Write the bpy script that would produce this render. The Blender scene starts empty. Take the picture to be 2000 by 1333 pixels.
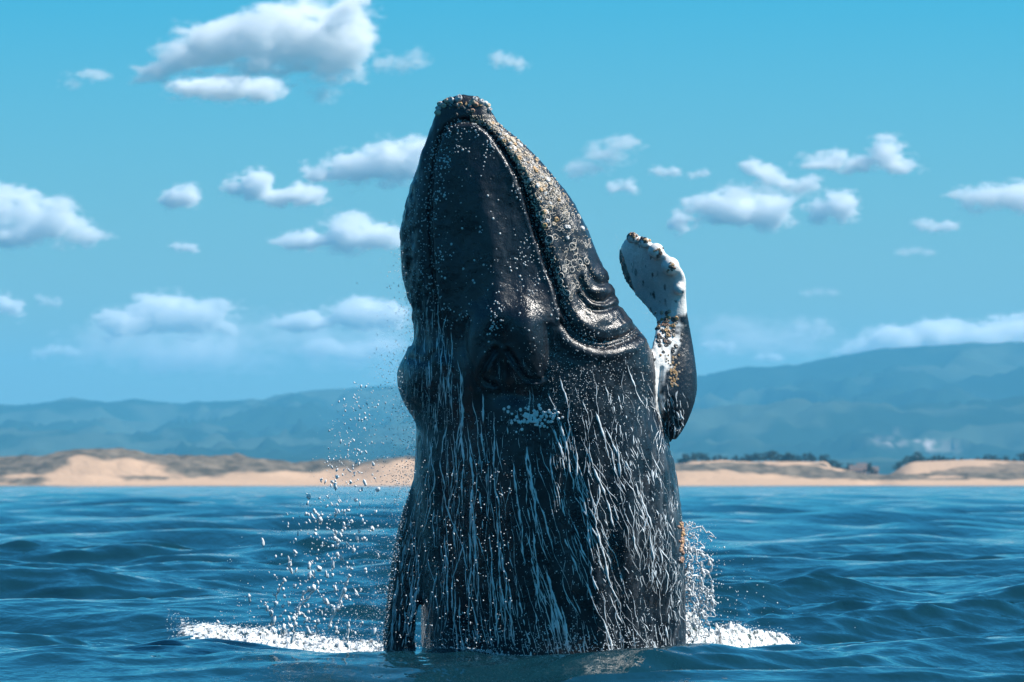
import bpy, bmesh, math, random
import numpy as np
from mathutils import Vector, Matrix
from mathutils.bvhtree import BVHTree

R = math.radians
rng = np.random.default_rng(7)
random.seed(7)
sc = bpy.context.scene
col = sc.collection

# ------------------------------------------------------------------ camera
CAM = np.array([0.0, -55.0, 1.68])
FPX = 11111.0                       # 200 mm on a 36 mm sensor, in pixels of the 2000 px wide photo
HORIZON = 940.0
PITCH = math.atan((HORIZON - 666.5) / FPX)
cam_d = bpy.data.cameras.new("camera")
cam_d.lens = 200; cam_d.sensor_width = 36; cam_d.clip_start = 0.5; cam_d.clip_end = 200000
cam_d.dof.use_dof = True; cam_d.dof.focus_distance = 54.2; cam_d.dof.aperture_fstop = 5.6
cam = bpy.data.objects.new("camera", cam_d); col.objects.link(cam)
cam.location = CAM; cam.rotation_euler = (math.pi / 2 + PITCH, 0, 0)
sc.camera = cam

# ------------------------------------------------------------------ sky and sun
SUN_EL, SUN_AZ = 47.0, -3.0         # azimuth from +x towards +y
sdir = Vector((math.cos(R(SUN_EL)) * math.cos(R(SUN_AZ)), math.cos(R(SUN_EL)) * math.sin(R(SUN_AZ)), math.sin(R(SUN_EL))))
w = bpy.data.worlds.new("World"); sc.world = w; w.use_nodes = True
nt = w.node_tree; bg = nt.nodes["Background"]
sky = nt.nodes.new("ShaderNodeTexSky"); sky.sky_type = 'NISHITA'; sky.sun_disc = False
sky.sun_elevation = R(SUN_EL); sky.sun_rotation = math.atan2(sdir.x, sdir.y)
sky.air_density = 1.0; sky.dust_density = 1.0; sky.ozone_density = 3.0; sky.altitude = 0
tint = nt.nodes.new("ShaderNodeMix"); tint.data_type = 'RGBA'; tint.blend_type = 'MULTIPLY'
tint.inputs[0].default_value = 1.0
tc = nt.nodes.new("ShaderNodeTexCoord"); sx = nt.nodes.new("ShaderNodeSeparateXYZ"); nt.links.new(tc.outputs["Generated"], sx.inputs[0])
el = nt.nodes.new("ShaderNodeValToRGB"); nt.links.new(sx.outputs[2], el.inputs[0])   # clean deep air above, paler air towards the horizon all round
el.color_ramp.elements[0].position = 0.0; el.color_ramp.elements[0].color = (0.80, 0.97, 1.02, 1)
el.color_ramp.elements[1].position = 0.085; el.color_ramp.elements[1].color = (0.13, 0.80, 1.08, 1)
nt.links.new(el.outputs[0], tint.inputs[7])
nt.links.new(sky.outputs[0], tint.inputs[6]); nt.links.new(tint.outputs[2], bg.inputs[0])
bg.inputs[1].default_value = 0.075
sun_d = bpy.data.lights.new("sun", 'SUN'); sun_d.energy = 5.0; sun_d.angle = R(0.53); sun_d.color = (1, 0.93, 0.85)
sun = bpy.data.objects.new("sun", sun_d); col.objects.link(sun)
sun.rotation_euler = sdir.to_track_quat('Z', 'Y').to_euler(); sun.location = (0, 0, 50)
vs = sc.view_settings
vs.view_transform = 'Standard'; vs.look = 'None'; vs.exposure = 0.72; vs.gamma = 1.0; vs.use_curve_mapping = False
sc.cycles.use_denoising = True
sc.cycles.max_bounces = 24; sc.cycles.volume_bounces = 20; sc.cycles.diffuse_bounces = 3
sc.cycles.glossy_bounces = 3; sc.cycles.transmission_bounces = 4; sc.cycles.transparent_max_bounces = 8
sc.cycles.sample_clamp_indirect = 6; sc.cycles.caustics_reflective = False; sc.cycles.caustics_refractive = False

# ------------------------------------------------------------------ helpers
CP, SP = math.cos(PITCH), math.sin(PITCH)

def project(P):
    d = P - CAM
    depth = d[:, 1] * CP + d[:, 2] * SP
    up = -d[:, 1] * SP + d[:, 2] * CP
    return 1000 + FPX * d[:, 0] / depth, 666.5 - FPX * up / depth

def ray(px, py):
    v = Vector(((px - 1000) / FPX, 0, 0)); u = (666.5 - py) / FPX
    return Vector((v.x, CP - u * SP, SP + u * CP)).normalized()

def at(px, py, Y):                   # the point of the pixel's ray at depth y = Y
    d = ray(px, py); t = (Y - CAM[1]) / d.y
    return Vector(CAM) + d * t

def _hash(ix, iy, iz, seed):
    h = (ix.astype(np.int64) * 374761393 + iy.astype(np.int64) * 668265263 + iz.astype(np.int64) * 2147483647 + seed * 974711) & 0xffffffff
    h = ((h ^ (h >> 13)) * 1274126177) & 0xffffffff
    h = ((h ^ (h >> 16)) * 2246822519) & 0xffffffff
    return ((h ^ (h >> 15)) & 0xffff) / 32767.5 - 1.0

def vnoise(P, scale, seed=0):        # smooth value noise in -1..1
    q = P * scale; i = np.floor(q); f = q - i; f = f * f * (3 - 2 * f)
    r = 0
    for dx in (0, 1):
        wx = f[:, 0] if dx else 1 - f[:, 0]
        for dy in (0, 1):
            wy = f[:, 1] if dy else 1 - f[:, 1]
            for dz in (0, 1):
                wz = f[:, 2] if dz else 1 - f[:, 2]
                r = r + _hash(i[:, 0] + dx, i[:, 1] + dy, i[:, 2] + dz, seed) * wx * wy * wz
    return r

def fbm(P, scale, oct=4, seed=0, gain=0.5):
    r = 0; a = 1.0
    for o in range(oct):
        r = r + a * vnoise(P + 17.3 * o, scale * 2.03 ** o, seed + o); a *= gain
    return r

def sstep(a, b, x):
    t = np.clip((x - a) / (b - a), 0, 1); return t * t * (3 - 2 * t)

def tag(o, label=None, cat=None, group=None, kind=None):
    if label: o["label"] = label
    if cat: o["category"] = cat
    if group: o["group"] = group
    if kind: o["kind"] = kind
    return o

def mesh_obj(name, V, F, mat, parent=None, smooth=True):
    me = bpy.data.meshes.new(name)
    V = np.asarray(V, dtype=np.float32)
    if isinstance(F, np.ndarray):
        n = len(F); k = F.shape[1]
        me.vertices.add(len(V)); me.vertices.foreach_set("co", V.ravel())
        me.loops.add(n * k); me.loops.foreach_set("vertex_index", F.astype(np.int32).ravel())
        me.polygons.add(n); me.polygons.foreach_set("loop_start", np.arange(0, n * k, k, dtype=np.int32))
        me.update(calc_edges=True)
    else:
        me.from_pydata([tuple(map(float, v)) for v in V], [], F)
    if smooth: me.polygons.foreach_set("use_smooth", np.ones(len(me.polygons), dtype=bool))
    me.validate()
    for m in (mat if isinstance(mat, (list, tuple)) else [mat]): me.materials.append(m)
    o = bpy.data.objects.new(name, me); col.objects.link(o); o.parent = parent
    return o

def set_attr(o, name, vals):
    a = o.data.attributes.new(name, 'FLOAT', 'POINT'); a.data.foreach_set("value", np.asarray(vals, dtype=np.float32))

def grid_faces(nr, nc, wrap=False):
    r = np.arange(nr - 1)[:, None]; c = np.arange(nc if wrap else nc - 1)[None, :]
    c1 = (c + 1) % nc
    return np.stack([r * nc + c, r * nc + c1, (r + 1) * nc + c1, (r + 1) * nc + c], -1).reshape(-1, 4)

# ---- material helpers
def new_mat(name):
    m = bpy.data.materials.new(name); m.use_nodes = True
    return m, m.node_tree, m.node_tree.nodes["Principled BSDF"]

def N(t, kind, **kw):
    n = t.nodes.new("ShaderNode" + kind)
    for k, v in kw.items():
        if isinstance(k, str) and k.startswith("i_"): n.inputs[k[2:]].default_value = v
        else: setattr(n, k, v)
    return n

def noise(t, scale, detail=4, vec=None, rough=0.55):
    n = N(t, "TexNoise", i_Scale=scale, i_Detail=detail, i_Roughness=rough)
    if vec is not None: t.links.new(vec, n.inputs["Vector"])
    return n.outputs["Fac"]

def ramp(t, fac, stops):
    n = t.nodes.new("ShaderNodeValToRGB"); e = n.color_ramp.elements
    while len(e) < len(stops): e.new(0.5)
    for k, (p, c) in enumerate(stops): e[k].position = p; e[k].color = (*c, 1) if len(c) == 3 else c
    t.links.new(fac, n.inputs[0]); return n.outputs[0]

def mixc(t, fac, a, b):
    n = N(t, "Mix", data_type='RGBA')
    for s, v in ((0, fac), (6, a), (7, b)):
        if hasattr(v, "links"): t.links.new(v, n.inputs[s])
        else: n.inputs[s].default_value = v if s == 0 else (*v, 1)
    return n.outputs[2]

def attr(t, name): return N(t, "Attribute", attribute_name=name).outputs["Fac"]

def bump(t, b, h, strength, dist, prev=None):
    n = N(t, "Bump", i_Strength=strength, i_Distance=dist); t.links.new(h, n.inputs["Height"])
    if prev is not None: t.links.new(prev, n.inputs["Normal"])
    t.links.new(n.outputs[0], b.inputs["Normal"]); return n.outputs[0]

def objco(t): return N(t, "TexCoord").outputs["Object"]

def simple(name, c, rough=0.5, var=0.0, scale=8.0, spec=0.5, c2=None):
    m, t, b = new_mat(name)
    oc = objco(t)
    c2 = c2 or tuple(max(0, x * (1 - var)) for x in c)
    f = ramp(t, noise(t, scale, 4, oc), [(0.35, (0, 0, 0)), (0.65, (1, 1, 1))])
    t.links.new(mixc(t, f, c, c2), b.inputs["Base Color"])
    b.inputs["Roughness"].default_value = rough; b.inputs["Specular IOR Level"].default_value = spec
    return m

# ================================================================== SEA
WAVES = []
wr = np.random.default_rng(30)
for lam_lo, lam_hi, n, slope in ((16, 30, 5, .024), (7, 15, 9, .042), (3, 6.5, 12, .034), (1.2, 2.8, 20, .032), (0.4, 1.1, 30, .036)):
    for _ in range(n):
        lam = math.exp(wr.uniform(math.log(lam_lo), math.log(lam_hi)))
        k = 2 * math.pi / lam
        ang = R(-62) + wr.normal(0, 0.5 if lam > 3 else 0.8)
        WAVES.append((k * math.cos(ang), k * math.sin(ang), k, slope / k, wr.uniform(0, 2 * math.pi), lam))

def sea_height(X, Y, spacing, chop=True):
    z = np.zeros_like(X); dx = np.zeros_like(X); dy = np.zeros_like(X)
    q = np.stack([X, Y * .45, 0 * X], -1)
    gust = .35 + 1.1 * sstep(-.45, .55, vnoise(q, 1 / 3.2, 5) * .6 + vnoise(q, 1 / 11., 6) * .7)    # ruffled and slick patches
    for kx, ky, k, a, ph, lam in WAVES:
        att = a * sstep(2.2, 5.0, lam / spacing) * (gust if lam < 3 else 1)
        if not att.any(): continue
        p = kx * X + ky * Y + ph
        s = np.sin(p); z += att * s
        if chop:
            c = np.cos(p); dx += att * c * kx / k * 0.9; dy += att * c * ky / k * 0.9
    # gusts: patches of rougher and calmer water; low swell in front of the animal
    return z, dx, dy

def sea_z(x, y):
    h = sea_bvh.ray_cast(Vector((x, y, 20)), Vector((0, 0, -1)))
    return h[0].z if h[0] is not None else 0.0

def build_sea():
    th_in = np.linspace(-6.6, 6.6, 450)
    th_out = np.concatenate([np.geomspace(6.7, 180, 60)])
    th = np.concatenate([-th_out[::-1][1:], th_in, th_out]) * math.pi / 180     # 180 .. closes the ring
    r = np.concatenate([np.geomspace(1.5, 44, 50)[:-1], np.geomspace(44, 130, 560)[:-1], np.geomspace(130, 2400, 420)[:-1], np.geomspace(2400, 20000, 24)])
    T, RR = np.meshgrid(th, r)
    X = RR * np.sin(T) + CAM[0]; Y = RR * np.cos(T) + CAM[1]
    dr = np.gradient(r)[:, None] * np.ones_like(T); dt = RR * np.gradient(th)[None, :]
    sp = np.maximum(dr * 0.75, dt)
    z, dx, dy = sea_height(X.ravel(), Y.ravel(), sp.ravel())
    # the animal pushes up a collar of water with small rings running out from it
    wx, wy = X.ravel() - .41, Y.ravel() + .05
    wd = np.hypot(wx, wy) - 1.28
    pw = np.stack([X.ravel(), Y.ravel(), 0 * X.ravel()], -1)[np.abs(wd) < 4]
    col_ = np.zeros(len(wd)); k_ = np.abs(wd) < 4; dd = np.maximum(wd[k_], 0)
    col_[k_] = (.05 * np.exp(-(dd / .45) ** 2) * (1 + .8 * vnoise(pw, 2.2, 7)) + .016 * np.sin(dd * 11 + 2 * vnoise(pw, 1.2, 8)) * np.exp(-dd / 1.3))
    z = z + col_
    far = 1 - sstep(1500, 2600, RR.ravel())
    V = np.stack([X.ravel() + dx * far, Y.ravel() + dy * far, z * far], -1)
    F = grid_faces(len(r), len(th))
    m, t, b = new_mat("sea_water")
    oc = objco(t)
    mp = N(t, "Mapping"); mp.inputs["Scale"].default_value = (1, 0.55, 1); mp.inputs["Rotation"].default_value = (0, 0, 0.3)
    t.links.new(oc, mp.inputs[0])
    big = noise(t, 0.02, 3, oc)
    t.links.new(mixc(t, big, (0.003, 0.022, 0.034), (0.004, 0.030, 0.042)), b.inputs["Base Color"])
    b.inputs["Roughness"].default_value = 0.05; b.inputs["IOR"].default_value = 1.333
    n1 = noise(t, 3.2, 3, mp.outputs[0], 0.5); n2 = noise(t, 0.5, 2, mp.outputs[0], 0.5)
    p = bump(t, b, n2, 0.7, 0.26)
    bump(t, b, n1, 0.8, 0.05, p)
    o = mesh_obj("sea", V, F, m); tag(o, kind="structure")
    # the small disc under the camera
    near = (np.abs(V[:, 0]) < 7) & (np.abs(V[:, 1]) < 9)
    keep = F[near[F].all(1)]; ids = np.unique(keep); lut = np.zeros(len(V), int); lut[ids] = np.arange(len(ids))
    global sea_bvh
    sea_bvh = BVHTree.FromPolygons([tuple(v) for v in V[ids]], [tuple(f) for f in lut[keep].tolist()])
    n = len(th)
    Vd = np.concatenate([V[:n], [[CAM[0], CAM[1], 0]]]); Fd = [(i, i + 1, n) for i in range(n - 1)]
    d = mesh_obj("sea", Vd, Fd, m); tag(d, kind="structure")
build_sea()

# ================================================================== COAST
SHORE = 2230.0
def px_at(x, y): return 1000 + FPX * x / (y - CAM[1])

def lattice(xs, ys):
    X, Y = np.meshgrid(xs, ys); return X.ravel(), Y.ravel(), grid_faces(len(ys), len(xs))

def build_dunes():
    xs = np.concatenate([-np.geomspace(300, 9000, 40)[::-1], np.linspace(-298, 298, 460), np.geomspace(300, 9000, 40)])
    ys = np.concatenate([np.linspace(2190, 2520, 160), np.geomspace(2523, 7000, 40)])
    X, Y, F = lattice(xs, ys)
    P = px_at(X, Y); P3 = np.stack([X, Y, 0 * X], -1)
    dep = Y - CAM[1]
    # crest of the seaward dunes, as picture heights above the shore line
    tp = [-900, -300, 0, 60, 130, 240, 275, 350, 470, 530, 600, 700, 780, 900, 1000, 1200, 1330, 1420, 1560, 1640, 1700, 1760, 2000, 2400, 3000]
    ty = [900, 893, 897, 889, 881, 879, 886, 890, 893, 905, 908, 900, 890, 886, 892, 904, 906, 905, 908, 919, 930, 927, 922, 920, 915]
    crest = (948 - np.interp(P, tp, ty)) * 2340 / FPX
    # beach foot
    shore = SHORE + 10 * vnoise(P3, 1 / 60., 3) + 22 * np.exp(-((P - 1715) / 26) ** 2)
    d = Y - shore
    h = -1.2 + 2.6 * sstep(-25, 30, d)
    rise = sstep(15, 95, d + 14 * vnoise(P3, 1 / 25., 5))
    fall = 1 - 0.80 * sstep(110, 220, d)
    lump = fbm(P3, 1 / 28., 4, 11)
    h = h + np.maximum(crest - 1.5, 0.3) * rise * fall * (1 + 0.16 * lump * sstep(20, 60, d))
    h = h + 0.5 * fbm(P3, 1 / 9., 3, 15) * sstep(10, 50, d)
    # the long bare dune behind, on the right
    bk = sstep(1690, 1790, P) * np.interp(P, [1690, 1760, 1900, 2000, 2300], [8.2, 10.0, 11.2, 10.2, 9.5])
    h = np.maximum(h, bk * sstep(150, 230, d) * (1 - 0.5 * sstep(260, 900, d)))
    bm_ = sstep(1300, 1350, P) * (1 - sstep(1610, 1650, P)) * 10.2
    h = np.maximum(h, bm_ * sstep(120, 230, d) * (1 - .5 * sstep(300, 900, d)))
    h = np.where(d > 230, np.maximum(h, 4.0), h)
    # scrub cover
    rel = (h - 1.2) / np.maximum(crest, 2)
    n = fbm(P3, 1 / 22., 4, 31)
    lo = np.interp(P, [0, 60, 140, 230, 330, 430, 520, 560, 650, 700, 780, 1300], [.24, .10, .18, .42, .30, .22, .28, .52, .55, .32, .28, .28])
    scrub_l = sstep(lo - .12, lo + .14, rel + 0.46 * n + .12 * fbm(P3, 1 / 6., 2, 33))
    scrub_r = sstep(0.0, 0.5, 1.3 * n + 0.7 - 1.2 * np.abs(rel - 0.6)) * (rel > .2)
    scrub = np.where(P < 1250, scrub_l, scrub_r)
    scrub = np.where((d > 140) & (P > 1690), 0.8 * scrub * (n > .15), scrub)
    scrub = np.where(d > 320, 1, scrub)
    h = h + 0.7 * scrub * np.maximum(vnoise(P3, 1 / 4., 77), -0.3)
    V = np.stack([X, Y, h], -1)
    m, t, b = new_mat("dune_sand_and_scrub")
    oc = objco(t)
    sand = mixc(t, noise(t, 0.05, 4, oc), (0.52, 0.345, 0.225), (0.42, 0.275, 0.18))
    scr = mixc(t, ramp(t, noise(t, 0.16, 5, oc), [(.38, (0, 0, 0)), (.62, (1, 1, 1))]), (0.070, 0.060, 0.045), (0.19, 0.15, 0.11))
    t.links.new(mixc(t, attr(t, "scrub"), sand, scr), b.inputs["Base Color"])
    b.inputs["Roughness"].default_value = 0.95; b.inputs["Specular IOR Level"].default_value = 0.1
    bump(t, b, noise(t, 0.35, 5, oc), 0.7, 1.0)
    o = mesh_obj("dunes", V, F, m); set_attr(o, "scrub", scrub); tag(o, kind="structure")
    return o
dunes = build_dunes()

def build_hills():
    xs = np.concatenate([-np.geomspace(2700, 11000, 40)[::-1], np.linspace(-2650, 2650, 460), np.geomspace(2700, 11000, 40)])
    ys = np.concatenate([np.linspace(6500, 14600, 190), np.linspace(14700, 17500, 20)])
    X, Y, F = lattice(xs, ys)
    DR = 14000.0
    P = 1000 + FPX * X / (DR + 55)
    tp = [-3000, -900, -300, 0, 60, 160, 205, 250, 300, 400, 500, 580, 640, 700, 780, 900, 1050, 1200, 1290, 1360, 1460, 1560, 1600, 1625, 1730, 1870, 2000, 2400, 4000]
    ty = [800, 780, 786, 791, 789, 782, 786, 781, 787, 791, 785, 771, 766, 763, 760, 756, 762, 758, 746, 737, 722, 716, 708, 701, 685, 673, 664, 650, 690]
    ridge = (HORIZON - np.interp(P, tp, ty)) * DR / FPX
    t_ = np.clip((Y - 6800) / (DR - 6800), 0, 1)
    P3 = np.stack([X, Y, 0 * X], -1)
    warp = np.stack([X + 260 * vnoise(P3, 1 / 900., 2), Y * 0.6 + 260 * vnoise(P3, 1 / 900., 4), 0 * X], -1)
    rid = 1 - 1.25 * np.abs(fbm(warp, 1 / 480., 6, 9, 0.55))                # ridged spurs running down
    prof = t_ ** 1.25
    h = ridge * prof * (1 - (1 - t_ ** 3) * 0.62 * (1 - np.clip(rid, 0, 1.0))) + 6
    h = h - 75 * np.abs(fbm(warp, 1 / 170., 4, 71)) * sstep(.08, .4, t_) * (1 - .75 * sstep(.93, 1, t_))
    # nearer foothill ridge
    fp = [-2000, 0, 200, 420, 600, 800, 1300, 1420, 1560, 1700, 1850, 2000, 3000]
    fy = [850, 838, 846, 852, 838, 830, 800, 790, 782, 790, 775, 770, 800]
    P10 = 1000 + FPX * X / (10600 + 55)
    foot = (HORIZON - np.interp(P10, fp, fy)) * 10600 / FPX
    g = np.exp(-((Y - 10600 - 500 * vnoise(P3, 1 / 1500., 40)) / 1100) ** 2)
    h = np.maximum(h, foot * g * (0.8 + 0.25 * rid) - 30 * np.abs(fbm(warp, 1 / 150., 4, 73)))
    back = 1 - 0.85 * sstep(DR, DR + 2600, Y)
    h = h * np.where(Y > DR, back, 1) + (4 + 3 * vnoise(P3, 1 / 160., 8)) * sstep(.2, .8, t_)
    wood = sstep(-.12, .2, fbm(warp, 1 / 300., 5, 51) + 0.25 * (1 - rid))
    pp = 1000 + FPX * X / (Y + 55); pe = HORIZON - FPX * h / (Y + 55)
    pale = np.exp(-((pp - 1805) / 55) ** 2 - ((pe - 866 - (pp - 1800) * .12) / 10) ** 2) + .6 * np.exp(-((pp - 1720) / 22) ** 2 - ((pe - 861) / 3) ** 2)
    pale = pale * sstep(-.15, .6, fbm(np.stack([pp / 13, pe / 3.5, 0 * pp], -1), 1, 4, 61))
    V = np.stack([X, Y, h], -1)
    m, t, b = new_mat("hill_grass_and_chaparral")
    oc = objco(t)
    c = mixc(t, noise(t, 0.006, 6, oc), (0.055, 0.075, 0.055), (0.036, 0.05, 0.036))
    c = mixc(t, attr(t, "wood"), c, (0.012, 0.024, 0.016))
    c = mixc(t, attr(t, "pale"), c, (0.42, 0.36, 0.35))
    t.links.new(c, b.inputs["Base Color"]); b.inputs["Roughness"].default_value = 1; b.inputs["Specular IOR Level"].default_value = 0
    o = mesh_obj("hills", V, F, m); set_attr(o, "wood", wood); set_attr(o, "pale", pale); tag(o, kind="structure")
build_hills()

dz = BVHTree.FromObject(dunes, bpy.context.evaluated_depsgraph_get())
def ground(x, y):
    h = dz.ray_cast(Vector((x, y, 200)), Vector((0, 0, -1)))
    return h[0].z if h[0] is not None else 2.0

# ------------------------------------------------------------------ trees behind the dunes
bark = simple("bark", (0.09, 0.065, 0.05), 0.9, 0.4, 4)
leafm = simple("cypress_foliage", (0.030, 0.042, 0.030), 0.8, 0.0, 0.7, 0.2, (0.055, 0.066, 0.042))
def tree_meshes(seed, kind):
    g = np.random.default_rng(seed)
    # trunk with limbs (unit height 1)
    V = []; F = []
    def limb(a, b, r0, r1):
        a = np.array(a); b = np.array(b); d = b - a; d = d / np.linalg.norm(d)
        u = np.cross(d, [0.3, 0.9, 0.1]); u /= np.linalg.norm(u); v = np.cross(d, u); s = len(V)
        for q, r in ((a, r0), ((a + b) / 2 + g.normal(0, .008, 3), (r0 + r1) / 2), (b, r1)):
            for k in range(6):
                an = k * math.pi / 3; V.append(q + r * (math.cos(an) * u + math.sin(an) * v))
        for j in range(2):
            for k in range(6):
                F.append((s + j * 6 + k, s + j * 6 + (k + 1) % 6, s + j * 6 + 6 + (k + 1) % 6, s + j * 6 + 6 + k))
    limb((0, 0, -.04), (g.normal(0, .02), g.normal(0, .02), .75), .035, .012)
    tips = []
    for k in range(11):
        z = g.uniform(.22, .72); an = g.uniform(0, 6.28)
        if kind == 0: rad = .34 * (1.02 - z) + .05; up = .06       # conical
        else: rad = g.uniform(.25, .42); up = g.uniform(.08, .28)   # broad, flat-topped
        e = (rad * math.cos(an), rad * math.sin(an), min(z + up, .93)); limb((0, 0, z * .9), e, .014, .005); tips.append(e)
    tips.append((0, 0, .9))
    LV = []; LF = []
    for e in tips:
        for c in range(3):
            cc = np.array(e) * (1 - .3 * c * np.array([1, 1, 0])) + g.normal(0, .025, 3)
            R_ = g.uniform(.07, .13)
            for q in range(26):
                d = g.normal(size=3); d /= np.linalg.norm(d); d[2] *= .6
                p = cc + d * R_ * g.uniform(.4, 1); s = len(LV)
                u = g.normal(size=3); u /= np.linalg.norm(u); v = np.cross(u, d); v /= (np.linalg.norm(v) + 1e-6)
                sz = g.uniform(.018, .04)
                LV += [p - u * sz - v * sz * .6, p + u * sz - v * sz * .6, p + u * sz * .7 + v * sz, p - u * sz * .7 + v * sz]
                LF.append((s, s + 1, s + 2, s + 3))
    return (V, F), (LV, LF)
tmeshes = []
for k in range(6):
    (tv, tf), (lv, lf) = tree_meshes(100 + k, k % 2)
    a = bpy.data.meshes.new("trunk"); a.from_pydata([tuple(v) for v in tv], [], tf); a.materials.append(bark)
    b = bpy.data.meshes.new("crown"); b.from_pydata([tuple(v) for v in lv], [], lf); b.materials.append(leafm)
    tmeshes.append((a, b))
def tree(px, top, Y, label, group, wid=1.0):
    x = (px - 1000) * (Y + 55) / FPX; z = ground(x, Y)
    H = (HORIZON - top) * (Y + 55) / FPX + CAM[2] - z
    if H < 2.0: H = 2.0
    r = bpy.data.objects.new("cypress_tree", None); col.objects.link(r)
    r.location = (x, Y, z); r.scale = (H * wid, H * wid, H); r.rotation_euler.z = random.uniform(0, 6.28)
    a, b = random.choice(tmeshes)
    for nme, me in (("trunk", a), ("crown", b)):
        o = bpy.data.objects.new(nme, me); col.objects.link(o); o.parent = r
    tag(r, label, "tree", group)
for px in np.linspace(1338, 1608, 36):
    q = px + random.uniform(-4, 4)
    top = np.interp(q, [1335, 1345, 1400, 1420, 1490, 1520, 1545, 1575, 1605, 1625], [885, 883, 888, 889, 882, 880, 884, 881, 884, 900]) + random.uniform(-1, 7)
    tree(q, top, random.uniform(2560, 2780), "dark cypress in the long windbreak row above the scrubby pale dune", "trees of the long windbreak row", 1.25)
for px in (1612, 1622, 1633, 1642):
    tree(px, 894 + (px - 1612) * .35, random.uniform(2540, 2640), "low dark cypress where the long windbreak row tapers off", "trees at the tapering row end", 1.4)
for px in (1657, 1664, 1694, 1700, 1688):
    tree(px, random.uniform(903, 908), random.uniform(2500, 2560), "small dark tree beside the low pale beach houses", "trees beside the beach houses", 1.3)
for px in np.linspace(1752, 2040, 34):
    q = px + random.uniform(-4, 4)
    top = np.interp(q, [1745, 1790, 1815, 1835, 1880, 1900, 1935, 1985, 2000], [906, 883, 893, 886, 893, 891, 886, 892, 884]) + random.uniform(-1, 7)
    tree(q, top, random.uniform(2640, 2860), "dark cypress in the row behind the long bare sand dune", "trees behind the bare dune", 1.15)

# ------------------------------------------------------------------ beach houses
hw = simple("house_wall_paint", (0.62, 0.50, 0.43), 0.8, 0.15, 1)
hr = simple("house_roof", (0.13, 0.10, 0.09), 0.8, 0.3, 1)
hg = simple("window_glass", (0.03, 0.04, 0.05), 0.1)
def house(px, Y, wd, hh, label):
    x = (px - 1000) * (Y + 55) / FPX; z = ground(x, Y) - .3
    r = bpy.data.objects.new("beach_house", None); col.objects.link(r); r.location = (x, Y, z); tag(r, label, "house", None)
    def box(nm, c, s, m, par):
        c = np.array(c); s = np.array(s) / 2
        V = [c + s * np.array(k) for k in ((-1, -1, -1), (1, -1, -1), (1, 1, -1), (-1, 1, -1), (-1, -1, 1), (1, -1, 1), (1, 1, 1), (-1, 1, 1))]
        return mesh_obj(nm, V, [(0, 3, 2, 1), (4, 5, 6, 7), (0, 1, 5, 4), (1, 2, 6, 5), (2, 3, 7, 6), (3, 0, 4, 7)], m, par, False)
    box("wall", (0, 0, hh / 2), (wd, 6, hh), hw, r)
    e = .4; V = [(-wd / 2 - e, -3 - e, hh - .1), (wd / 2 + e, -3 - e, hh - .1), (wd / 2 + e, 3 + e, hh - .1), (-wd / 2 - e, 3 + e, hh - .1), (-wd / 2 - e, 0, hh + 1.5), (wd / 2 + e, 0, hh + 1.5)]
    mesh_obj("roof", V, [(0, 1, 5, 4), (2, 3, 4, 5), (0, 4, 3), (1, 2, 5), (3, 2, 1, 0)], hr, r, False)
    for k in range(3): box("window", (wd * (-.3 + .3 * k), -3.02, hh * .55), (1.1, .06, 1.2), hg, r)
    box("door", (wd * .15, -3.02, 1.05), (.95, .07, 2.1), hr, r)
house(1672, 2490, 5.5, 3.6, "small pale house on the shore between two dark trees")
house(1683, 2500, 4.0, 4.8, "taller narrow pale house beside the small pale house on shore")
house(1706, 2515, 4.0, 3.0, "lone low pale house at the end of the shore trees")

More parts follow.
